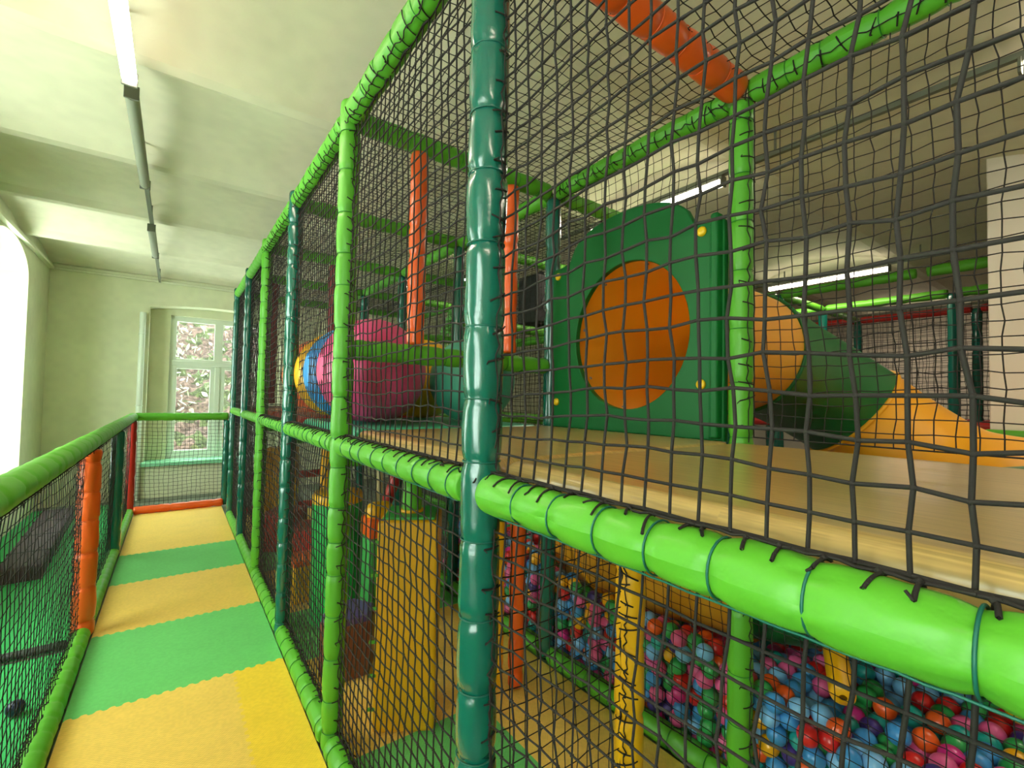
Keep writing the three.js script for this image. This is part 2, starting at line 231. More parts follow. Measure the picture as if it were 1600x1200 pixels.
// ---------- lamps on their tracks ----------
{
  const rows = [
    { x: -0.23, y: 3.0, where: 'over the green and yellow walkway', z: [-8.15, 3.4], lit: [[-2.85, -1.62], [0.55, 1.8]], off: [[-4.25, -2.98], [-6.4, -5.35]] },  // second lit entry is an added lamp out of view, brightening the nearest rail
    { x: 2.96, y: 3.0, where: 'above the round slide entrance', z: [-8.15, 3.4], lit: [[-2.85, -1.64], [-0.27, 0.95], [-5.07, -4.35]], off: [] },
    { x: 6.25, y: 3.0, where: 'beyond the slide above the far play frame', z: [-8.15, 3.4], lit: [[-2.82, -1.56]], off: [] },
    { x: 9.65, y: 3.0, where: 'by the far side wall', z: [-8.15, 3.4], lit: [[-2.6, -1.45]], off: [] }];
  const words = ['outer', 'inner'];
  rows.forEach((r, ri) => {
    const t = thing('light_track', `slim grey metal light track ${r.where}`, 'light track', [r.x, 0, 0]);
    put('channel', box(-0.014, 0.014, 3.045, 3.075, r.z[0], r.z[1]), M.greyPlastic, t);
    for (let z = r.z[0] + 0.2; z < r.z[1]; z += 1.33) put('hanger', box(-0.006, 0.006, 3.07, 3.2, z - 0.006, z + 0.006), M.greyPlastic, t);
    const one = (z0, z1, on, label) => {
      const l = thing('ceiling_lamp', label, 'lamp', [r.x, 3.0, (z0 + z1) / 2], 'bar lamps on the ceiling tracks'), L = z1 - z0;
      put('housing', box(-0.02, 0.02, 0.019, 0.046, -L / 2, L / 2, 0.006), M.greyPlastic, l);
      const s = new THREE.Shape(); s.absarc(0, 0.004, 0.03, Math.PI - 0.55, 2 * Math.PI + 0.55); const g = new THREE.ExtrudeGeometry(s, { depth: L - 0.02, bevelEnabled: false, curveSegments: 10 }); g.translate(0, 0, -L / 2 + 0.01); put('diffuser', g, on ? M.lit : M.unlit, l);
      for (const e of [-1, 1]) put('end_cap', box(-0.031, 0.031, -0.027, 0.044, e * (L / 2 + 0.004) - 0.006, e * (L / 2 + 0.004) + 0.006, 0.003), M.greyPlastic, l);
      if (on) { const a = new THREE.RectAreaLight('#ffead2', LAMP_POWER, 0.06, L - 0.02); a.position.set(r.x, 2.97, (z0 + z1) / 2); a.rotation.x = -Math.PI / 2; scene.add(a); }
    };
    r.lit.forEach(([a, b], i) => one(a, b, true, i === 2 ? 'lit bar lamp high beyond the leafy plant, towards the end wall' : i ? `${ri ? 'lit bar lamp level with the pale pier' : 'added unseen bar lamp on the walkway track behind the camera, lighting the front rail'}` : `glowing white bar lamp ${r.where}`));
    r.off.forEach(([a, b], i) => one(a, b, false, i ? 'unlit grey bar lamp nearest the end wall window' : 'unlit grey bar lamp directly beyond the glowing walkway lamp'));
  });
}

// ---------- outside: hillside with ivy ----------
{
  const n = noise2(21, 256, 16), n2 = noise2(22, 256, 64);
  const tex = texture(256, (x, y) => { const a = n(x, y), b = n2(x, y), v = 0.55 + 0.7 * b; return a > 0.56 ? [66 * v, 72 * v, 46 * v] : [92 * v, 74 * v, 69 * v]; }, true, [6, 4]);
  const g = new THREE.PlaneGeometry(14, 7, 90, 50), p = g.attributes.position, r = rng(5); for (let i = 0; i < p.count; i++) p.setZ(i, p.getZ(i) + (r() - 0.5) * 0.22); g.computeVertexNormals();
  const hill = structure('hillside', 'brown leaf-strewn slope with ivy outside the end wall window'); const m = put('slope', g, std({ map: tex, roughness: 1 }), hill); m.position.set(-0.5, 2.6, -12.6); m.rotation.x = -0.75;
  const leaf = new THREE.Shape(); leaf.moveTo(0, -0.05); leaf.quadraticCurveTo(0.05, 0, 0, 0.07); leaf.quadraticCurveTo(-0.05, 0, 0, -0.05);
  const lg = new THREE.ShapeGeometry(leaf, 4), iv = new THREE.InstancedMesh(lg, std({ color: '#ffffff', roughness: 0.7, side: THREE.DoubleSide }), 2600), d = new THREE.Object3D(), c = new THREE.Color();
  for (let i = 0; i < 2600; i++) { const gx = -2.6 + 3.4 * r() * r() + (r() < 0.3 ? 2.4 * r() : 0), t = r(); d.position.set(gx, 0.9 + 3.2 * t, -11.0 - 2.6 * t + 0.5 * (r() - 0.3)); d.rotation.set(r() * 6, r() * 6, r() * 6); d.scale.setScalar(0.7 + r()); d.updateMatrix(); iv.setMatrixAt(i, d.matrix); iv.setColorAt(i, c.setHSL(0.19 + 0.07 * r(), 0.2, 0.16 + 0.2 * r())); }
  iv.name = 'ivy_leaves'; iv.userData = { kind: 'stuff', label: 'pale green ivy leaves growing on the slope outside', category: 'ivy' }; scene.add(iv);
}

// ---------- floor mats ----------
const jig = (x) => 0.008 * Math.tanh(3 * Math.sin(x * 2 * Math.PI / 0.05));
function mat(label, x0, x1, z0, z1, m, j, group, y = 0) {        // z0 far edge, z1 near edge; j = which sides are jigsaw: far, near, left, right
  const s = new THREE.Shape(), P = [], st = 0.0065, seq = (a, b) => { const n = Math.max(1, Math.round(Math.abs(b - a) / st)); return Array.from({ length: n }, (_, i) => a + (b - a) * i / n); };
  const E = (z) => (x) => -z + jig(x), X = (x) => (z) => x + jig(z + 0.013);
  if (j[0] !== '-') for (const x of seq(x0, x1)) P.push([x, -z0 + jig(x)]); else P.push([x0, -z0]);
  if (j[3] !== '-') for (const z of seq(z0, z1)) P.push([x1 + jig(z), -z]); else P.push([x1, -z0]);
  if (j[1] !== '-') for (const x of seq(x1, x0)) P.push([x, -z1 + jig(x)]); else P.push([x1, -z1]);
  if (j[2] !== '-') for (const z of seq(z1, z0)) P.push([x0 + jig(z), -z]); else P.push([x0, -z1]);
  P.forEach(([a, b], i) => i ? s.lineTo(a, b) : s.moveTo(a, b));
  const g = new THREE.ExtrudeGeometry(s, { depth: 0.02, bevelEnabled: false }); g.rotateX(-Math.PI / 2); const o = put('foam_mat', g, m); o.position.y = y; return tag(o, label, 'mat', group);
}
{
  const zs = [1.0, 0.1, -0.9, -1.9, -2.85, -3.71, -4.61, -5.4, -7.12], W = 'walkway mats';
  const lab = ['yellow foam mat of the walkway behind the first posts', 'green foam mat of the walkway under the first posts', 'yellow foam mat of the walkway next to the teal post', 'pale yellow foam mat between the front rails and the widest green mat', 'widest green foam mat of the walkway, beyond the pale yellow one', 'yellow foam mat between the two green walkway mats', 'green foam mat next to the last yellow mat at the walkway end', 'yellow foam mat against the orange bar at the walkway end'];
  for (let k = 0; k < 8; k++) { const y = [M.matYellow, M.matGreen][k % 2 ? 0 : 1];
    const m = [M.matGreen, M.matYellow, M.matGreen, M.matYellow, M.matGreen, M.matYellow, M.matGreen, M.matYellow][k]; if (k < 3) continue;
    const z1 = k === 3 ? -0.9 : zs[k], z0 = zs[k + 1];
    mat(lab[k], -0.355, 0.3, z0, z1, m, (k === 7 ? '-' : 'j') + (k === 3 ? '-' : 'j') + '-j', W);
    mat(lab[k].replace('foam mat', k === 3 ? 'gold foam edge strip' : 'foam edge strip').replace('widest ', '').replace('pale yellow ', 'bright '), 0.3, 0.535, z0, z1, k === 3 ? M.matGold : m, (k === 7 ? '-' : 'j') + (k === 3 ? '-' : 'j') + 'j-', 'walkway edge strips'); }
  // inside the frame and by the window wall
  const I = 'mats inside the play frame';
  const cells = [[0.63, 1.24, -1.9, 0.4, 'G'], [1.24, 1.72, -1.0, 0.4, 'Y'], [1.24, 1.72, -1.9, -1.0, 'Y'], [0.63, 1.24, -2.75, -1.9, 'Y'], [1.24, 1.72, -2.9, -1.9, 'Y'], [0.63, 1.2, -3.4, -2.75, 'G'], [1.2, 1.72, -3.8, -2.9, 'G'], [0.63, 1.2, -4.3, -3.4, 'Y'], [1.2, 1.72, -4.7, -3.8, 'Y'], [0.63, 1.2, -5.2, -4.3, 'G'], [1.2, 1.72, -5.7, -4.7, 'G'], [0.63, 1.2, -6.4, -5.2, 'Y'], [1.2, 1.72, -6.4, -5.7, 'Y']];
  const wh = ['under the bare deck bay', 'beside the yellow post by the ball pit', 'at the foot of the orange post', 'under the yellow column', 'behind the orange post', 'under the hanging punch bag', 'behind the punch bag', 'under the yellow and orange block', 'behind the yellow and orange block', 'under the red soft blocks', 'behind the red soft blocks', 'under the tall yellow slab', 'behind the tall yellow slab'];
  cells.forEach(([a, b, c, d, t], i) => mat(`${t === 'G' ? 'green' : 'golden yellow'} foam mat inside the frame, ${wh[i]}`, a, b, c, d, t === 'G' ? M.matGreen : M.matYellow, '----', I));
  mat('deep green floor mat between the netted fence and window wall', XL + 0.01, -0.46, -7.9, -3.68, M.matDeepGreen, '----', 'mats by the window wall');
  mat('deep green floor mat under the small blue ball', XL + 0.01, -0.46, -3.6, 2.0, M.matDeepGreen, '----', 'mats by the window wall');
}

// ---------- main play frame ----------
const X0 = 0.58, X1 = 1.77, X2 = 2.96, Z0 = -0.903, S = 1.1188, YM = 1.287, YT = 2.714, YD = 1.35, Zk = (k) => Z0 - S * k;
const frame = thing('play_frame', 'green and teal padded climbing frame of posts and rails', 'play frame');
{
  const postCol = ['teal', 'green', 'teal', 'green', 'teal', 'teal'];
  for (let k = 0; k <= 5; k++) bar(frame, 'padded_post', V(X0, 0.02, Zk(k)), V(X0, YT + 0.07, Zk(k)), k === 0 ? 0.0475 : 0.044, M[postCol[k]], 10 + k, { gap: k === 0 ? 0.17 : 0.15, near: k < 3, ties: k < 4, tieMat: k % 2 ? M.tieGreen : M.tie, radial: k < 3 ? 28 : 16, step: k < 3 ? 0.007 : 0.015, label: ['teal padded post', 'lime green padded post', 'teal padded post', 'green padded post', 'teal padded post', 'teal padded post'][k] });
  bar(frame, 'padded_post', V(X0, 0.02, Zk(-1)), V(X0, YT + 0.07, Zk(-1)), 0.044, M.green, 17, { gap: 0.15 });
  for (let k = -1; k < 5; k++) {                       // front plane
    const a = Zk(k) - 0.042, b = Zk(k + 1) + 0.042, near = k < 2;
    bar(frame, 'deck_rail', V(X0 - 0.005, YM, a), V(X0 - 0.005, YM, b), k < 0 ? 0.0425 : 0.04, M.green, 30 + k, { gap: 0.11, near, ties: k < 3, radial: 30, step: k === -1 || k === 0 ? 0.006 : 0.01, folds: 0.017, cord: near, label: 'thick lime green padded rail' });
    bar(frame, 'top_rail', V(X0, YT, a), V(X0, YT, b), 0.046, M.green, 50 + k, { gap: 0.14, near: k < 1, ties: k < 2, tieMat: M.tieGreen });
    bar(frame, 'bottom_rail', V(X0 - 0.005, 0.05, a), V(X0 - 0.005, 0.05, b), 0.045, M.green, 70 + k, { gap: 0.12, near: k > -1 && k < 2, ties: k >= 0 && k < 3, tieMat: M.tieGreen });
  }
  for (let k = -1; k <= 5; k++) {                      // back plane
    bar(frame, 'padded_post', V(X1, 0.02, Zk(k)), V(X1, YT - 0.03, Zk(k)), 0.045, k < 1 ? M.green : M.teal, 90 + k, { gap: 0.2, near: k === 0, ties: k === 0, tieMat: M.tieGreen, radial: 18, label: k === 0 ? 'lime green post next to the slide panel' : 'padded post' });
    if (k < 5) {
      const a = Zk(k) - 0.042, b = Zk(k + 1) + 0.042;
      bar(frame, 'top_rail', V(X1, YT, a), V(X1, YT, b), 0.047, M.green, 110 + k, { gap: 0.13, near: k < 1, ties: k < 1, tieMat: M.tieGreen, radial: 18, step: 0.012, label: 'green padded top rail' });
      bar(frame, 'deck_rail', V(X1, YM - 0.05, a), V(X1, YM - 0.05, b), 0.045, M.green, 130 + k);
      bar(frame, 'bottom_rail', V(X1, 0.05, a), V(X1, 0.05, b), 0.05, M.green, 150 + k, { gap: 0.16, near: k < 1, ties: k < 1, tieMat: M.tieGreen, radial: 18, step: 0.012 });
    }
    if (k > -1) bar(frame, 'cross_beam', V(X0 + 0.045, YT - (k ? 0.0 : -0.01), Zk(k)), V(X1 - 0.045, YT - (k ? 0.0 : -0.01), Zk(k)), k ? 0.047 : 0.056, k ? M.green : M.orange, 170 + k, { gap: 0.13, near: k < 2, ties: k < 2, tieMat: k ? M.tieGreen : M.orange, radial: 18, step: 0.012, label: k ? 'green padded cross beam' : 'orange padded cross beam under the net ceiling' });
    if (k > 0) bar(frame, 'cross_beam', V(X0 + 0.045, YM - 0.06, Zk(k)), V(X1 - 0.045, YM - 0.06, Zk(k)), 0.04, M.green, 190 + k);
  }
  // hurdle and uprights between the bare deck and the ball run
  for (const k of [1, 2]) {
    const z = Zk(k); bar(frame, 'hurdle_bar', V(X0 + 0.045, 1.70, z), V(X1 - 0.045, 1.69, z), 0.047, M.green, 210 + k, { gap: 0.12, near: k === 1, ties: k === 1, tieMat: M.tieGreen, radial: 18, step: 0.012, label: 'green padded hurdle bar' });
    for (const x of k === 1 ? [0.91, 1.46] : [0.92, 1.42]) bar(frame, 'upright_bar', V(x, 1.745, z), V(x, YT - 0.045, z), k === 1 ? 0.042 : 0.04, M.orange, 220 + k + x * 10, { gap: 0.16, near: k === 1, ties: false, radial: 20, step: 0.01, label: 'orange padded upright' });
  }
  bar(frame, 'upright_bar', V(1.12, 1.4, Zk(3)), V(1.12, YT - 0.05, Zk(3)), 0.05, M.maroon, 240, { gap: 0.2, label: 'dark red padded upright' });
  bar(frame, 'upright_bar', V(0.8, 1.4, Zk(4)), V(0.8, YT - 0.05, Zk(4)), 0.05, M.maroon, 241, { gap: 0.2, label: 'dark red padded upright' });
  // uprights under the deck
  bar(frame, 'padded_post', V(1.12, 0.03, Z0), V(1.12, YM - 0.03, Z0), 0.043, M.yellow, 250, { gap: 0.2, near: true, ties: false, label: 'yellow padded post under the deck' });
  bar(frame, 'padded_post', V(1.37, 0.03, -1.955), V(1.37, 1.18, -1.955), 0.036, M.yellow, 251, { gap: 0.2, near: true, ties: false, label: 'yellow padded post beside the orange one' });
  bar(frame, 'padded_post', V(1.455, 0.03, -1.9), V(1.455, 1.2, -1.9), 0.04, M.orange, 252, { gap: 0.16, near: true, ties: false, label: 'orange padded post under the deck' });
  bar(frame, 'deck_rail', V(X0 + 0.045, YM - 0.05, Z0), V(X1 - 0.045, YM - 0.05, Z0), 0.035, M.green, 253);
  // rear row of the frame
  for (let k = 1; k <= 5; k++) {
    bar(frame, 'padded_post', V(X2, 0.02, Zk(k)), V(X2, YT, Zk(k)), 0.045, M.teal, 260 + k, { gap: 0.18 });
    bar(frame, 'cross_beam', V(X1 + 0.045, YT, Zk(k)), V(X2 - 0.045, YT, Zk(k)), 0.045, M.green, 270 + k);
    bar(frame, 'cross_beam', V(X1 + 0.045, 2.1, Zk(k)), V(X2 - 0.045, 2.1, Zk(k)), 0.04, M.green, 280 + k);
    if (k < 5) { const a = Zk(k) - 0.042, b = Zk(k + 1) + 0.042; for (const y of [YT, 2.1, YM, 0.05]) bar(frame, y === YT ? 'top_rail' : y < 0.1 ? 'bottom_rail' : 'deck_rail', V(X2, y, a), V(X2, y, b), 0.045, M.green, 290 + k * 7 + y * 3); }
  }
  bar(frame, 'bottom_rail', V(X0 + 0.045, 0.06, Zk(5)), V(X1 - 0.045, 0.06, Zk(5)), 0.045, M.red, 330, { label: 'red padded rail at the far end' });
  bar(frame, 'bottom_rail', V(X0 + 0.045, 0.45, Zk(5)), V(X1 - 0.045, 0.45, Zk(5)), 0.05, M.red, 331, { label: 'red padded rail at the far end' });
}

// ---------- walkway fence ----------
{
  const f = thing('padded_fence', 'low padded fence of green rails with orange and red posts along the walkway', 'fence'), x = -0.402, ze = -7.15;
  bar(f, 'top_rail', V(x, 1.19, 1.0), V(x, 1.19, -3.75), 0.05, M.green, 401, { gap: 0.16, near: true, ties: false, radial: 26, step: 0.012 });
  bar(f, 'top_rail', V(x, 1.19, -3.76), V(x, 1.19, ze), 0.05, M.green, 402, { gap: 0.16, radial: 22 });
  bar(f, 'bottom_rail', V(x, 0.05, 1.0), V(x, 0.05, -3.72), 0.045, M.green, 403, { gap: 0.12, near: true, ties: false, step: 0.012 });
  bar(f, 'bottom_rail', V(x, 0.05, -3.8), V(x, 0.05, ze), 0.045, M.green, 404, { gap: 0.12 });
  bar(f, 'padded_post', V(x, 0.03, -3.76), V(x, 1.14, -3.76), 0.056, M.orange, 405, { gap: 0.17, near: true, ties: true, tieMat: M.orange, label: 'orange padded post' });
  bar(f, 'padded_post', V(x, 0.03, -5.45), V(x, 1.14, -5.45), 0.05, M.teal, 406, { gap: 0.17, label: 'teal padded post' });
  bar(f, 'padded_post', V(x, 0.03, ze), V(x, 1.14, ze), 0.045, M.red, 407, { gap: 0.17, label: 'red padded corner post' });
  bar(f, 'top_rail', V(x + 0.02, 1.19, ze), V(X0, 1.19, ze), 0.05, M.green, 408, { gap: 0.15, radial: 18 });
  bar(f, 'bottom_rail', V(x + 0.04, 0.065, ze + 0.02), V(X0 - 0.03, 0.065, ze + 0.02), 0.048, M.orange, 409, { gap: 0.14, radial: 18, label: 'orange padded bar across the walkway end' });
  bar(f, 'padded_post', V(X0 - 0.01, 0.03, ze), V(X0 - 0.01, 1.14, ze), 0.045, M.teal, 410, { gap: 0.17, label: 'teal padded post' });
}

// ---------- nets ----------
{
  const y = V(0, 1, 0), z = V(0, 0, -1), x = V(1, 0, 0), FR = 'nets of the main play frame';
  const zn = Zk(-1), pl = [];
  for (let k = -1; k < 3; k++) { pl.push([V(X0 - 0.005, YM, Zk(k)), V(X0 - 0.005, YM, Zk(k + 1)), 0.0415, V(0.1, 1, 0).normalize(), 0.045, 1.1]); pl.push([V(X0, YT, Zk(k)), V(X0, YT, Zk(k + 1)), 0.047, V(-0.5, -0.8, 0).normalize(), 0.07, 0.9]); }
  for (let k = 0; k < 4; k++) { pl.push([V(X0, YM + 0.1, Zk(k)), V(X0, YT, Zk(k)), k ? 0.0435 : 0.047, V(0.15, 0, 1).normalize(), 0.07, 0.55]); }
  net('black knotted net across the upper front above the thick green rail', V(X0 + 0.012, YM + 0.045, zn - 0.03), z, y, zn - Zk(5) - 0.06, YT - YM - 0.087, { seed: 3, sides: 5, lace: pl, group: FR });
  const ll = []; for (let k = 0; k < 4; k++) ll.push([V(X0, 0.08, Zk(k)), V(X0, YM - 0.06, Zk(k)), k ? 0.0435 : 0.047, V(0.15, 0, 1).normalize(), 0.075, 0.6]);
  for (let k = 0; k < 3; k++) ll.push([V(X0, 0.05, Zk(k)), V(X0, 0.05, Zk(k + 1)), 0.046, V(0.35, 0.9, 0).normalize(), 0.05, 0.6]);
  net('black knotted net across the lower front under the thick green rail', V(X0 + 0.012, 0.09, zn - 0.03), z, y, zn - Zk(5) - 0.06, YM - 0.13, { seed: 4, sides: 4, lace: ll, group: FR });
  net('black net ceiling stretched flat over the play frame', V(X0 + 0.03, YT + 0.03, zn - 0.03), z, x, zn - Zk(5) - 0.06, X1 - X0 - 0.06, { seed: 5, r: 0.002, sides: 4, group: FR, sag: 0.03 });
  const bl = [[V(X1, YD, Z0), V(X1, YT, Z0), 0.045, V(-0.5, 0, 0.8).normalize(), 0.09, 0.9], [V(X1, YT, Zk(-1)), V(X1, YT, Zk(1)), 0.047, V(-0.8, -0.5, 0).normalize(), 0.06, 0.7]];
  net('black net behind the bare deck, right beside the slide panel', V(X1, YD + 0.02, zn), z, y, zn - Z0 - 0.05, YT - YD - 0.06, { seed: 6, r: 0.0017, lace: bl, group: FR });
  net('black net filling the gap above the green slide panel', V(X1, 2.2, Zk(0) - 0.05), z, y, S - 0.1, YT - 2.25, { seed: 7, r: 0.0017, keep: (p) => p.y > 2.23 + (Math.abs(p.z + 1.46) < 0.44 ? 0.17 * Math.cos((p.z + 1.46) / 0.44 * Math.PI / 2) : 0), group: FR });
  net('black net along the rear of the padded ball run', V(X1, YD + 0.02, Zk(1) - 0.05), z, y, Zk(1) - Zk(5) - 0.1, YT - YD - 0.06, { seed: 8, r: 0.0017, sides: 3, knots: false, group: FR });
  net('black net holding the plastic balls back from the lower floor', V(X1 - 0.01, 0.1, zn), z, y, zn - Zk(5), YM - 0.2, { seed: 9, r: 0.0017, sides: 3, group: FR, lace: [[V(X1, 0.1, Z0), V(X1, 1.2, Z0), 0.045, V(-0.3, 0, 0.9).normalize(), 0.08, 0.9]] });
  net('black net hung across from the teal post to the yellow post', V(X0 + 0.05, 0.08, Z0), x, y, 1.12 - X0 - 0.09, YM - 0.16, { seed: 10, r: 0.0018, group: FR, lace: [[V(1.12, 0.05, Z0), V(1.12, YM - 0.05, Z0), 0.043, V(-0.9, 0, 0.4).normalize(), 0.045, 0.8]] });
  net('dark net closing the far end of the play frame', V(X0 + 0.05, 0.5, Zk(5)), x, y, X1 - X0 - 0.1, YT - 0.55, { seed: 11, r: 0.0022, sides: 3, knots: false, group: FR });
  net('dark net on the rear row of posts', V(X2, 0.1, Zk(1)), z, y, Zk(1) - Zk(5), YT - 0.15, { seed: 12, r: 0.0022, sides: 3, knots: false, group: FR });
  net('dark net ceiling over the rear row of the frame', V(X1 + 0.05, YT + 0.02, Zk(1)), z, x, Zk(1) - Zk(5), X2 - X1 - 0.1, { seed: 13, r: 0.0022, sides: 3, knots: false, group: FR });
  const G = 'nets of the walkway fence', xf = -0.402;
  net('black net in the walkway fence between its green rails', V(xf - 0.015, 0.09, -0.4), z, y, 6.72, 1.05, { seed: 14, r: 0.0016, group: G, lace: [[V(xf, 0.05, -3.76), V(xf, 1.12, -3.76), 0.057, V(-0.8, 0, 0.6).normalize(), 0.04, 0.6], [V(xf, 0.05, -0.6), V(xf, 0.05, -3.7), 0.046, V(-0.7, 0.7, 0).normalize(), 0.05, 0.6], [V(xf, 1.19, -0.6), V(xf, 1.19, -7.1), 0.05, V(0.4, -0.9, 0).normalize(), 0.07, 0.6]] });
  net('black net closing the walkway end below the window', V(xf + 0.05, 0.11, -7.15), x, y, X0 - xf - 0.1, 1.04, { seed: 15, r: 0.0019, group: G });
}

// ---------- decks ----------
function pad(label, x0, x1, z0, z1, m, h = 0.1, group = 'deck pads of the play frame', r = 0.034) {
  const o = put('deck_pad', new RoundedBoxGeometry(x1 - x0, h, z1 - z0, 5, r), m); o.position.set((x0 + x1) / 2, YD - h / 2, (z0 + z1) / 2);
  const p = o.geometry.attributes.position, uv = o.geometry.attributes.uv; for (let i = 0; i < p.count; i++) uv.setXY(i, p.getX(i) + o.position.x, p.getZ(i) * 0.9); return tag(o, label, 'deck', group);
}
pad('wood-print vinyl deck pad in front of the round slide hole', 0.632, 1.72, Zk(1) + 0.03, Z0 - 0.0015, M.deck);
pad('wood-print vinyl deck pad beside the rear net and yellow slide', 0.632, 1.72, Z0 + 0.0015, Zk(-1) - 0.03, M.deck);
pad('mint teal vinyl deck pad under the pink ball', 0.65, 1.72, Zk(2) + 0.03, Zk(1) - 0.04, vinyl('#3fae8a', 0.4, 0.2));
pad('red vinyl deck pad under the blue and yellow balls', 0.65, 1.72, Zk(3) + 0.03, Zk(2) - 0.03, M.red);
pad('orange vinyl deck pad towards the end wall', 0.65, 1.72, Zk(4) + 0.03, Zk(3) - 0.03, M.orange);
pad('dark red vinyl deck pad at the frame end', 0.65, 1.72, Zk(5) + 0.06, Zk(4) - 0.03, M.maroon);
pad('dark green vinyl deck pad in the rear row', 1.83, 2.9, Zk(5) + 0.06, Zk(2) - 0.03, M.green, 0.06, undefined, 0.02);

// ---------- slide panel and tube slide ----------
{
  const p = thing('slide_panel', 'dark green plastic panel with humped top and round slide hole', 'panel', [X1 - 0.02, YD, -1.462]);
  const s = new THREE.Shape(), hw = 0.505, sh = 0.885; s.moveTo(-hw, 0.002); s.lineTo(hw, 0.002); s.lineTo(hw, sh - 0.02); s.quadraticCurveTo(hw, sh, hw - 0.02, sh);
  const n = 30; for (let i = 0; i <= n; i++) { const t = 1 - 2 * i / n, X = t * 0.46, c = Math.abs(t), yy = c > 0.78 ? 0.025 * Math.pow((1 - c) / 0.22, 2) : 0; s.lineTo(X, sh + (c > 0.78 ? yy : 0.025 + 0.16 * Math.sqrt(1 - Math.pow(c / 0.78, 2.2)))); }
  s.lineTo(-hw + 0.02, sh); s.quadraticCurveTo(-hw, sh, -hw, sh - 0.02); s.lineTo(-hw, 0.002);
  const h = new THREE.Path(); h.absellipse(0.02, 0.465, 0.345, 0.362, 0, Math.PI * 2, true); s.holes.push(h);
  const g = new THREE.ExtrudeGeometry(s, { depth: 0.022, bevelEnabled: true, bevelSize: 0.006, bevelThickness: 0.006, bevelSegments: 3, curveSegments: 48 }); g.translate(0, 0, -0.011); g.rotateY(-Math.PI / 2); g.scale(1, 1, 1);
  put('board', g, M.panel, p);
  put('edge_fold', box(-0.055, -0.005, 0.006, sh + 0.02, hw - 0.036, hw - 0.002, 0.012), M.panel, p); put('edge_fold', box(-0.03, -0.005, 0.006, sh + 0.0, hw - 0.052, hw - 0.04, 0.005), M.panel, p);
  const bolt = new THREE.SphereGeometry(0.021, 16, 12).scale(0.6, 1, 1); for (const [zz, yy] of [[0.415, 0.855], [0.415, 0.222], [-0.465, 0.845], [-0.465, 0.135]]) { const b = put('bolt_cap', bolt, M.bolt, p); b.position.set(-0.02, yy, zz); }
  const t = thing('tube_slide', 'tube slide of orange, green and yellow segments behind the deck', 'slide');
  const pts = [V(1.765, 1.815, -1.45), V(2.3, 1.815, -1.45), V(2.85, 1.812, -1.45), V(3.45, 1.7, -1.42), V(3.88, 1.47, -1.22), V(3.99, 1.21, -0.95), V(3.96, 1.02, -0.66), V(3.72, 0.96, -0.25), V(3.2, 0.93, -0.02), V(2.72, 0.88, -0.35), V(2.36, 0.82, -0.8), V(2.215, 0.76, -1.25), V(2.23, 0.7, -1.75), V(2.35, 0.64, -2.2)];
  const curve = new THREE.CatmullRomCurve3(pts, false, 'centripetal'), R = 0.365;
  const near = (q) => { let b = 0, bd = 9; for (let i = 0; i <= 600; i++) { const d = curve.getPoint(i / 600).distanceTo(q); if (d < bd) { bd = d; b = i / 600; } } return b; };
  const cuts = [0, near(pts[2]), near(V(3.9, 1.45, -1.2)), near(pts[8]), near(V(2.25, 0.78, -1.1)), near(V(2.24, 0.69, -1.85)), 1], cols = ['orange', 'green', 'yellow', 'green', 'orange', 'yellow'], mats = [M.tubeOrange, M.tubeGreen, M.tubeYellow, M.tubeGreen, M.tubeOrange, M.tubeYellow];
  for (let i = 0; i < 6; i++) {
    class Part extends THREE.Curve { getPoint(u, o = new THREE.Vector3()) { return curve.getPoint(cuts[i] + (cuts[i + 1] - cuts[i]) * u, o); } }
    const c = new Part(), outer = new THREE.TubeGeometry(c, 26, R, 40), inner = new THREE.TubeGeometry(c, 26, R - 0.008, 40); inner.index.array.reverse(); const na = inner.attributes.normal; for (let q = 0; q < na.array.length; q++) na.array[q] *= -1;
    const m = put('tube_segment', mergeGeometries([outer, inner]), mats[i], t); m.userData.label = `${cols[i]} tube segment`;
    const e = c.getPoint(0), d = c.getTangent(0.001), fl = put('flange', new THREE.TorusGeometry(R + 0.004, 0.014, 8, 44), mats[i], m); fl.position.copy(e); fl.quaternion.setFromUnitVectors(V(0, 0, 1), d);
    if (i < 2) for (let q = 0; q < 8; q++) { const a = q / 8 * 6.283 + 0.2, [u, v, w] = basis(e, e.clone().add(d)), b = put('bolt', new THREE.SphereGeometry(0.009, 8, 6), M.steel, m); b.position.copy(e).addScaledVector(d, 0.05).addScaledVector(u, Math.cos(a) * (R - 0.008)).addScaledVector(v, Math.sin(a) * (R - 0.008)); }
  }
}

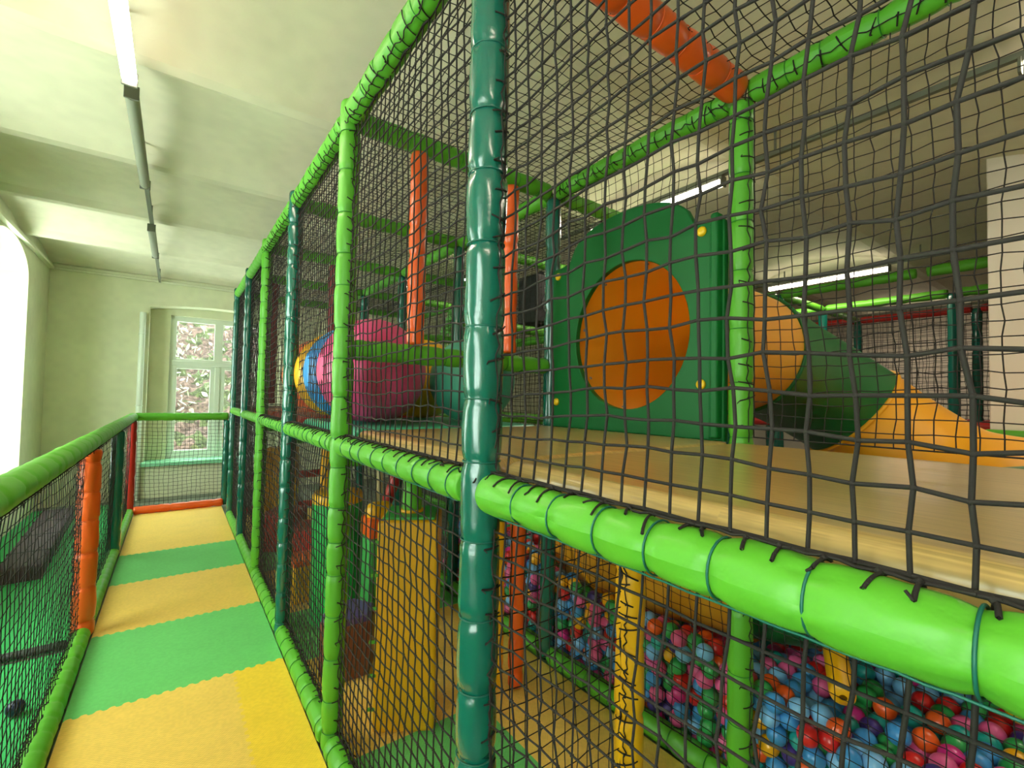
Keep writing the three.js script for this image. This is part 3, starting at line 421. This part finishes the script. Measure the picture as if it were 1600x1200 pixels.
// ---------- ball run on the deck ----------
{
  const G = 'big padded balls on the deck', sewn = (r, seed) => { const g = new THREE.SphereGeometry(r, 48, 32), p = g.attributes.position, n = new THREE.Vector3(); for (let i = 0; i < p.count; i++) { n.fromBufferAttribute(p, i); const a = Math.atan2(n.z, n.x), c = Math.abs(Math.sin(a * 4)), k = 1 - 0.012 * Math.exp(-c * 12) - (n.y < -r * 0.93 ? 0.03 : 0); p.setXYZ(i, n.x * k, n.y * k, n.z * k); } g.computeVertexNormals(); return g; };
  const ro = thing('padded_roller', 'striped padded roller of pink, blue, yellow and orange rounds behind the lime post', 'roller', [0.865, YD + 0.282, -2.46]);
  [['pink', vinyl('#d2437f', 0.4, 0.2), 0, 0.285, 0.285], ['blue', vinyl('#2a86cc', 0.4, 0.2), -0.34, 0.282, 0.19], ['yellow', M.yellow, -0.6, 0.28, 0.19], ['orange', vinyl('#ef6a3a', 0.42, 0.2), -1.02, 0.275, 0.28]].forEach(([n, m, z, r, d], i) => { const o = put('padded_round', sewn(r, i).scale(1, 1, d / r), m, ro); o.position.z = z; o.userData.label = `${n} padded round`; });
  put('axle', new THREE.CylinderGeometry(0.03, 0.03, 1.0, 14).rotateX(Math.PI / 2).translate(0, 0, -0.5), M.steel, ro);
  for (const [m, x, z, r, l] of [[vinyl('#4fae98', 0.42, 0.2), 1.475, -2.42, 0.262, 'big mint teal padded ball beside the striped roller'], [M.yellow, 1.4, -2.98, 0.28, 'big yellow padded ball behind the mint teal one'], [M.red, 1.44, -3.6, 0.28, 'big red padded ball in the row by the rear net']]) { const t = thing('padded_ball', l, 'ball', [x, YD + r * 0.975, z], G); put('cover', sewn(r, 1), m, t); const c = put('seam_patch', new THREE.SphereGeometry(0.03, 14, 6, 0, 6.3, 0, 0.5), m, t); c.position.y = r * 0.965 - 0.022; }
}

// ---------- things on the lower floor ----------
{
  const y0 = 0.02;
  // yellow square column with green top, turned on its axis, pole through it
  const c = thing('padded_column', 'tall yellow padded column with green top and green pole', 'column', [0.923, y0, -2.036]); c.rotation.y = -0.541;
  const W = 0.27, H = 0.925; put('cover', box(-W / 2, W / 2, 0, H, -W / 2, W / 2, 0.018), M.yellow, c); put('top_pad', box(-W / 2 + 0.02, W / 2 - 0.02, H - 0.004, H + 0.012, -W / 2 + 0.02, W / 2 - 0.02, 0.006), vinyl('#3fa548', 0.5, 0.1), c);
  put('pole_sleeve', sleeve(V(0, H + 0.01, 0), V(0, 1.17, 0), 0.045, [0.12], 501, { radial: 20 }), M.green, c); const col = put('collar', new THREE.TorusGeometry(0.048, 0.008, 8, 24), M.yellow, c); col.rotation.x = Math.PI / 2; col.position.y = H + 0.018;
  for (let i = 0; i < 6; i++) put('lace_tab', box(-0.022, 0.016, 0, 0.014, -0.004, 0.004, 0.002), M.green, c).position.set(-W / 2 - 0.0, 0.1 + i * 0.145, W / 2 - 0.005);
  // punch bag
  const b = thing('punch_bag', 'round green hanging punch bag with yellow rim behind the lime post', 'punch bag', [0.875, 0.05, -3.08]);
  const prof = [[0, 0], [0.13, 0], [0.15, 0.02], [0.152, 0.4], [0.152, 0.76]].map((q) => new THREE.Vector2(...q)); put('body', new THREE.LatheGeometry(prof, 40), vinyl('#18a04a', 0.4, 0.3), b);
  put('rim', new THREE.LatheGeometry([[0.152, 0.76], [0.156, 0.765], [0.157, 0.8], [0.145, 0.825], [0, 0.83]].map((q) => new THREE.Vector2(...q)), 40), M.yellow, b);
  for (let i = 0; i < 4; i++) { const k = new Cords(6), a = i / 4 * 6.283 + 0.4; k.add(V(Math.cos(a) * 0.12, 0.82, Math.sin(a) * 0.12), V(Math.cos(a) * 0.02, 1.14, Math.sin(a) * 0.02), 0.004); put('rope', k.geo(), M.cordGrey, b); }
  // purple stool-like roller
  const st = thing('padded_stool', 'small brown padded stool with purple top next to the yellow column', 'stool', [0.8, y0, -2.55]);
  const hex = (r, h) => { const s = new THREE.Shape(); for (let i = 0; i < 6; i++) s[i ? 'lineTo' : 'moveTo'](Math.cos(i / 6 * 6.283) * r, Math.sin(i / 6 * 6.283) * r); const g = new THREE.ExtrudeGeometry(s, { depth: h, bevelEnabled: true, bevelSize: 0.012, bevelThickness: 0.012, bevelSegments: 3 }); g.rotateX(-Math.PI / 2); return g; };
  put('side_cover', hex(0.135, 0.26), M.brown, st).position.y = 0.012; put('top_pad', hex(0.127, 0.02), M.purple, st).position.y = 0.285;
  // soft blocks
  const yb = thing('soft_block', 'yellow soft block with orange top beside the teal post', 'block', [0.83, y0, -3.62]); put('body', box(-0.13, 0.13, 0, 0.26, -0.13, 0.13, 0.02), M.yellow, yb); put('top_pad', box(-0.128, 0.128, 0.256, 0.3, -0.128, 0.128, 0.018), M.orange, yb);
  const hollow = (w, h, d, r) => { const s = new THREE.Shape(); s.moveTo(-w / 2, 0); s.lineTo(w / 2, 0); s.lineTo(w / 2, h); s.lineTo(-w / 2, h); const q = new THREE.Path(); q.absarc(0, h * 0.42, r, 0, 6.2831, true); s.holes.push(q); const g = new THREE.ExtrudeGeometry(s, { depth: d, bevelEnabled: true, bevelSize: 0.012, bevelThickness: 0.012, bevelSegments: 3, curveSegments: 20 }); g.translate(0, 0.012, -d / 2); return g; };
  const r1 = thing('soft_block', 'red soft block with a dark tunnel hole behind the yellow block', 'block', [0.98, y0, -4.35]); put('body', hollow(0.34, 0.3, 0.24, 0.09).rotateY(0.9), M.red, r1);
  const r2 = thing('soft_block', 'red soft block beneath the tall yellow slab', 'block', [0.9, y0, -4.95]); put('body', hollow(0.26, 0.32, 0.4, 0.1).rotateY(-0.6), M.red, r2);
  const ys = thing('padded_slab', 'tall upright yellow padded slab standing behind the red blocks', 'slab', [1.0, y0, -5.7]); put('cover', box(-0.16, 0.16, 0, 0.88, -0.09, 0.09, 0.02).rotateY(-0.35), M.yellow, ys);
  const y2 = thing('padded_slab', 'yellow padded slab behind the punch bag rim', 'slab', [1.3, y0, -4.75]); put('cover', box(-0.11, 0.11, 0, 0.98, -0.08, 0.08, 0.02), M.yellow, y2);
  const ob = thing('soft_block', 'green soft block with orange band and rounded yellow top behind the yellow column', 'block', [1.07, y0, -2.85]); put('body', box(-0.09, 0.09, 0, 0.6, -0.09, 0.09, 0.02), vinyl('#3f9e4c', 0.5, 0.1), ob); put('band', box(-0.092, 0.092, 0.6, 0.72, -0.092, 0.092, 0.02), M.orange, ob); put('top_roll', new THREE.CapsuleGeometry(0.06, 0.06, 8, 18).rotateZ(Math.PI / 2).translate(0, 0.75, 0), M.yellow, ob);
  const wp = thing('wooden_pole', 'pale wooden pole standing between the punch bag and yellow column', 'pole', [1.16, y0, -3.1]); put('shaft', new THREE.CylinderGeometry(0.021, 0.021, 1.16, 16).translate(0, 0.58, 0), M.wood, wp); put('foot', new THREE.CylinderGeometry(0.04, 0.045, 0.03, 20).translate(0, 0.015, 0), M.black, wp);
  const rd = thing('climbing_bar', 'red padded bar leaning diagonally behind the wooden pole', 'bar'); put('sleeve', sleeve(V(1.15, 0.08, -3.5), V(1.62, 1.2, -3.6), 0.045, [0.2, 0.45, 0.7, 0.95], 520), M.red, rd);
}

// ---------- beyond the fence by the window wall ----------
{
  const p = thing('floor_pole', 'dark grey pole lying across the green floor by the fence', 'pole'); put('shaft', new THREE.CylinderGeometry(0.022, 0.022, 0.86, 16).rotateZ(Math.PI / 2).translate(-0.89, 0.045, -3.64), M.darkPole, p); for (const x of [-1.31, -0.47]) put('end_cap', new THREE.CylinderGeometry(0.0245, 0.0245, 0.03, 16).rotateZ(Math.PI / 2).translate(x, 0.045, -3.64), M.black, p);
  const r = thing('gym_mat', 'dark purple grey gym mat lying along the window wall', 'mat', [-0.97, 0.02, -6.1]); r.rotation.y = 0.05; put('cover', box(-0.13, 0.13, 0, 0.12, -1.2, 1.05, 0.02), M.purpleGrey, r); for (const z of [-0.6, 0, 0.6]) put('strap', box(-0.133, 0.133, 0.001, 0.124, z - 0.012, z + 0.012, 0.004), M.black, r);
  const w = thing('wedge_block', 'green soft wedge on the floor by the window wall', 'block', [-1.17, 0.02, -4.6]); const s = new THREE.Shape(); s.moveTo(-0.4, 0); s.lineTo(0.4, 0); s.lineTo(-0.4, 0.2); const wg = new THREE.ExtrudeGeometry(s, { depth: 0.34, bevelEnabled: true, bevelSize: 0.012, bevelThickness: 0.012, bevelSegments: 2 }); wg.rotateY(Math.PI / 2); wg.translate(-0.17, 0.012, 0); put('cover', wg, vinyl('#1f9a48', 0.5, 0.1), w);
  const b = put('plastic_ball', new THREE.SphereGeometry(0.035, 24, 16), phys({ color: '#23264f', roughness: 0.35, clearcoat: 0.2 })); b.position.set(-0.535, 0.055, -3.02); tag(b, 'lone dark blue plastic ball on the green floor beyond the fence', 'ball');
}

// ---------- ball pit ----------
{
  const r = rng(77), R = 0.036, list = [], names = Object.keys(ballColours), wt = [0.24, 0.16, 0.16, 0.1, 0.06, 0.1, 0.06, 0.05, 0.04, 0.03], pick = () => { let t = r(), i = 0; while (i < 9 && (t -= wt[i]) > 0) i++; return names[i]; };
  const dx = 0.0735, dz = dx * 0.866, dy = dx * 0.79, x0 = X1 + 0.062, x1 = 4.1, z0 = -3.35, z1 = 0.5;
  const curve = [[3.2, 0.93, -0.02], [2.72, 0.88, -0.35], [2.36, 0.82, -0.8], [2.215, 0.76, -1.25], [2.23, 0.7, -1.75], [2.35, 0.64, -2.2]].map((q) => V(...q)), seg = new THREE.Line3(), cp = new THREE.Vector3();
  const top = (x, z) => 0.44 + 0.04 * Math.sin(x * 3 + z * 2) + 0.03 * Math.sin(z * 5.1 + 1) + 0.05 * Math.max(0, -z - 2);
  for (let j = 0; ; j++) { const y = R + 0.005 + j * dy; if (y > 0.64) break;
    for (let k = 0; ; k++) { const z = z0 + k * dz + (j % 2) * dz * 0.66; if (z > z1) break;
      for (let i = 0; ; i++) { const x = x0 + i * dx + ((k + j) % 2) * dx / 2; if (x > x1) break;
        const p = V(x + (r() - 0.5) * 0.012, y + (r() - 0.5) * 0.01, z + (r() - 0.5) * 0.012), h = top(x, z); p.x = Math.max(p.x, x0); if (y > h - 0.01 + 0.03 * r()) continue;
        let clear = true; for (let q = 0; q + 1 < curve.length; q++) { seg.set(curve[q], curve[q + 1]).closestPointToPoint(p, true, cp); if (cp.distanceTo(p) < 0.375 + R + 0.012) { clear = false; break; } } if (!clear) continue;
        for (const kk of [1, 2]) if (Math.hypot(p.x - X2, p.z - Zk(kk)) < 0.085) clear = false; if (!clear) continue;
        if (h - y > 0.17 && x > x0 + 0.12) continue;                       // bulk out of sight under the surface is left out
        list.push({ p, c: pick(), j, front: x < x0 + 0.05, up: h - y < dy * 1.1 }); } } }
  camera.updateMatrixWorld(true); camera.updateProjectionMatrix(); const pv = new THREE.Matrix4().multiplyMatrices(camera.projectionMatrix, camera.matrixWorldInverse.copy(camera.matrixWorld).invert());
  for (const b of list) { const q = b.p.clone().applyMatrix4(pv), inside = Math.abs(q.x) < 1 && Math.abs(q.y) < 1; b.score = (inside ? 10 : 0) + (b.front || b.up ? 5 : 0) - b.p.distanceTo(camera.position);
    // the thick front rail hides what lies above it in the picture
    const t = (X0 - 0) / b.p.x, yr = 1.5 + (b.p.y - 1.5) * t; if (yr > YM - 0.07) b.score -= 8; }
  list.sort((a, b) => b.score - a.score);
  const sph = new THREE.SphereGeometry(R, 20, 14), low = new THREE.SphereGeometry(R, 14, 10), cut = 300;
  list.slice(0, cut).forEach((b) => { const m = put('pit_ball', sph, ballMat[b.c]); m.position.copy(b.p); tag(m, `${b.c} plastic ball lying in the ball pit heap`, 'ball', 'plastic balls in the ball pit'); });
  const rest = list.slice(cut), im = new THREE.InstancedMesh(low, phys({ color: '#ffffff', roughness: 0.35, clearcoat: 0.2 }), rest.length), d = new THREE.Object3D();
  rest.forEach((b, i) => { d.position.copy(b.p); d.updateMatrix(); im.setMatrixAt(i, d.matrix); im.setColorAt(i, new THREE.Color(ballColours[b.c])); });
  im.name = 'ball_pit_filling'; im.userData = { kind: 'stuff', label: 'mass of coloured plastic balls filling the rest of the ball pit', category: 'balls' }; im.castShadow = im.receiveShadow = true; scene.add(im);
  const n = thing('foam_noodle', 'short yellow foam noodle stuck in the ball pit', 'noodle'); put('tube', new THREE.LatheGeometry([[0.012, 0], [0.036, 0.004], [0.04, 0.02], [0.039, 0.2], [0.04, 0.4], [0.036, 0.418], [0.012, 0.42]].map((q) => new THREE.Vector2(...q)), 24), M.yellow, n); n.position.set(1.87, 0.5, -0.6); n.quaternion.setFromUnitVectors(V(0, 1, 0), V(0.32, 0.12, -0.15).normalize());
  const wl = thing('padded_barrier', 'green padded barrier at the foot of the pale pier', 'barrier', [0, 0, 0]); put('pad', box(4.385, 4.455, 0, 1.31, -0.62, 1.3, 0.02), M.green, wl); put('top_roll', new THREE.CapsuleGeometry(0.034, 1.84, 6, 14).rotateX(Math.PI / 2).translate(4.42, 1.32, 0.34), M.green, wl);
}

// ---------- upper rear: leaves, speaker ----------
{
  const iv = thing('artificial_plant', 'leafy green artificial plant beyond the yellow balls', 'plant', [2.35, YD, -4.3]); const r = rng(31), gs = [], leaf = new THREE.SphereGeometry(0.03, 6, 4).scale(1, 0.25, 0.6);
  for (let i = 0; i < 620; i++) { const h = r() * 1.0, w = 0.42 * (1 - h / 1.05), a = r() * 6.283, q = leaf.clone(); q.rotateX(r() * 6); q.rotateY(r() * 6); q.translate(Math.cos(a) * w * Math.sqrt(r()), 0.08 + h, Math.sin(a) * w * Math.sqrt(r())); gs.push(q); }
  put('foliage', mergeGeometries(gs), std({ color: '#7fc66a', roughness: 0.5 }), iv).userData.kind = 'stuff'; put('stem', new THREE.CylinderGeometry(0.012, 0.02, 0.9, 8).translate(0, 0.45, 0), M.wood, iv);
  const sp = thing('loudspeaker', 'black loudspeaker box hung in the rear of the frame', 'loudspeaker', [2.7, 2.42, -3.25]); put('cabinet', box(-0.16, 0.16, -0.24, 0.2, -0.14, 0.14, 0.02), M.black, sp); put('bracket', box(-0.02, 0.02, 0.19, 0.26, -0.02, 0.02), M.darkPole, sp); put('grille', new THREE.CylinderGeometry(0.1, 0.1, 0.01, 24).rotateX(Math.PI / 2).translate(0, -0.06, 0.143), M.darkPole, sp);
}

// ---------- second play frame across the hall ----------
{
  const f = thing('play_frame', 'second padded climbing frame far across the hall behind the slide', 'play frame'), XS = [5.42, 6.65, 7.9];
  XS.forEach((x, i) => { for (let k = 0; k < 6; k++) { const z = 0.1 - 1.22 * k; if (i || k > 1) bar(f, 'padded_post', V(x, 0.02, z), V(x, YT, z), 0.05, M.teal, 600 + i * 10 + k, { gap: 0.3, radial: 12, step: 0.04 });
    if (k < 5) { bar(f, 'top_rail', V(x, YT, z - 0.04), V(x, YT, z - 1.18), 0.05, i < 2 ? M.green : M.red, 640 + i * 10 + k, { gap: 0.2, step: 0.03 }); bar(f, 'deck_rail', V(x, 1.3, z - 0.04), V(x, 1.3, z - 1.18), 0.05, M.red, 680 + i * 10 + k, { gap: 0.2, step: 0.03 }); }
    if (i < 2 && k > 1) bar(f, 'cross_beam', V(x + 0.05, YT, z), V(XS[i + 1] - 0.05, YT, z), 0.045, M.green, 720 + i * 10 + k, { gap: 0.2, step: 0.03 }); } });
  const y = V(0, 1, 0), z = V(0, 0, -1), G = 'nets of the far play frame'; const lb = ['dark net on the near side of the far play frame', 'dark net inside the far play frame', 'dark net on the outer side of the far play frame'];
  XS.forEach((x, i) => net(lb[i], V(x, 1.35, i ? 0.1 : -2.34), z, y, i ? 6.1 : 3.66, 1.3, { m: 0.06, r: 0.003, sides: 3, knots: false, seed: 60 + i, group: G, mat: M.cordFar }));
}

scene.traverse((o) => { if (o.isMesh) { o.castShadow = true; o.receiveShadow = true; } });
renderer.render(scene, camera);
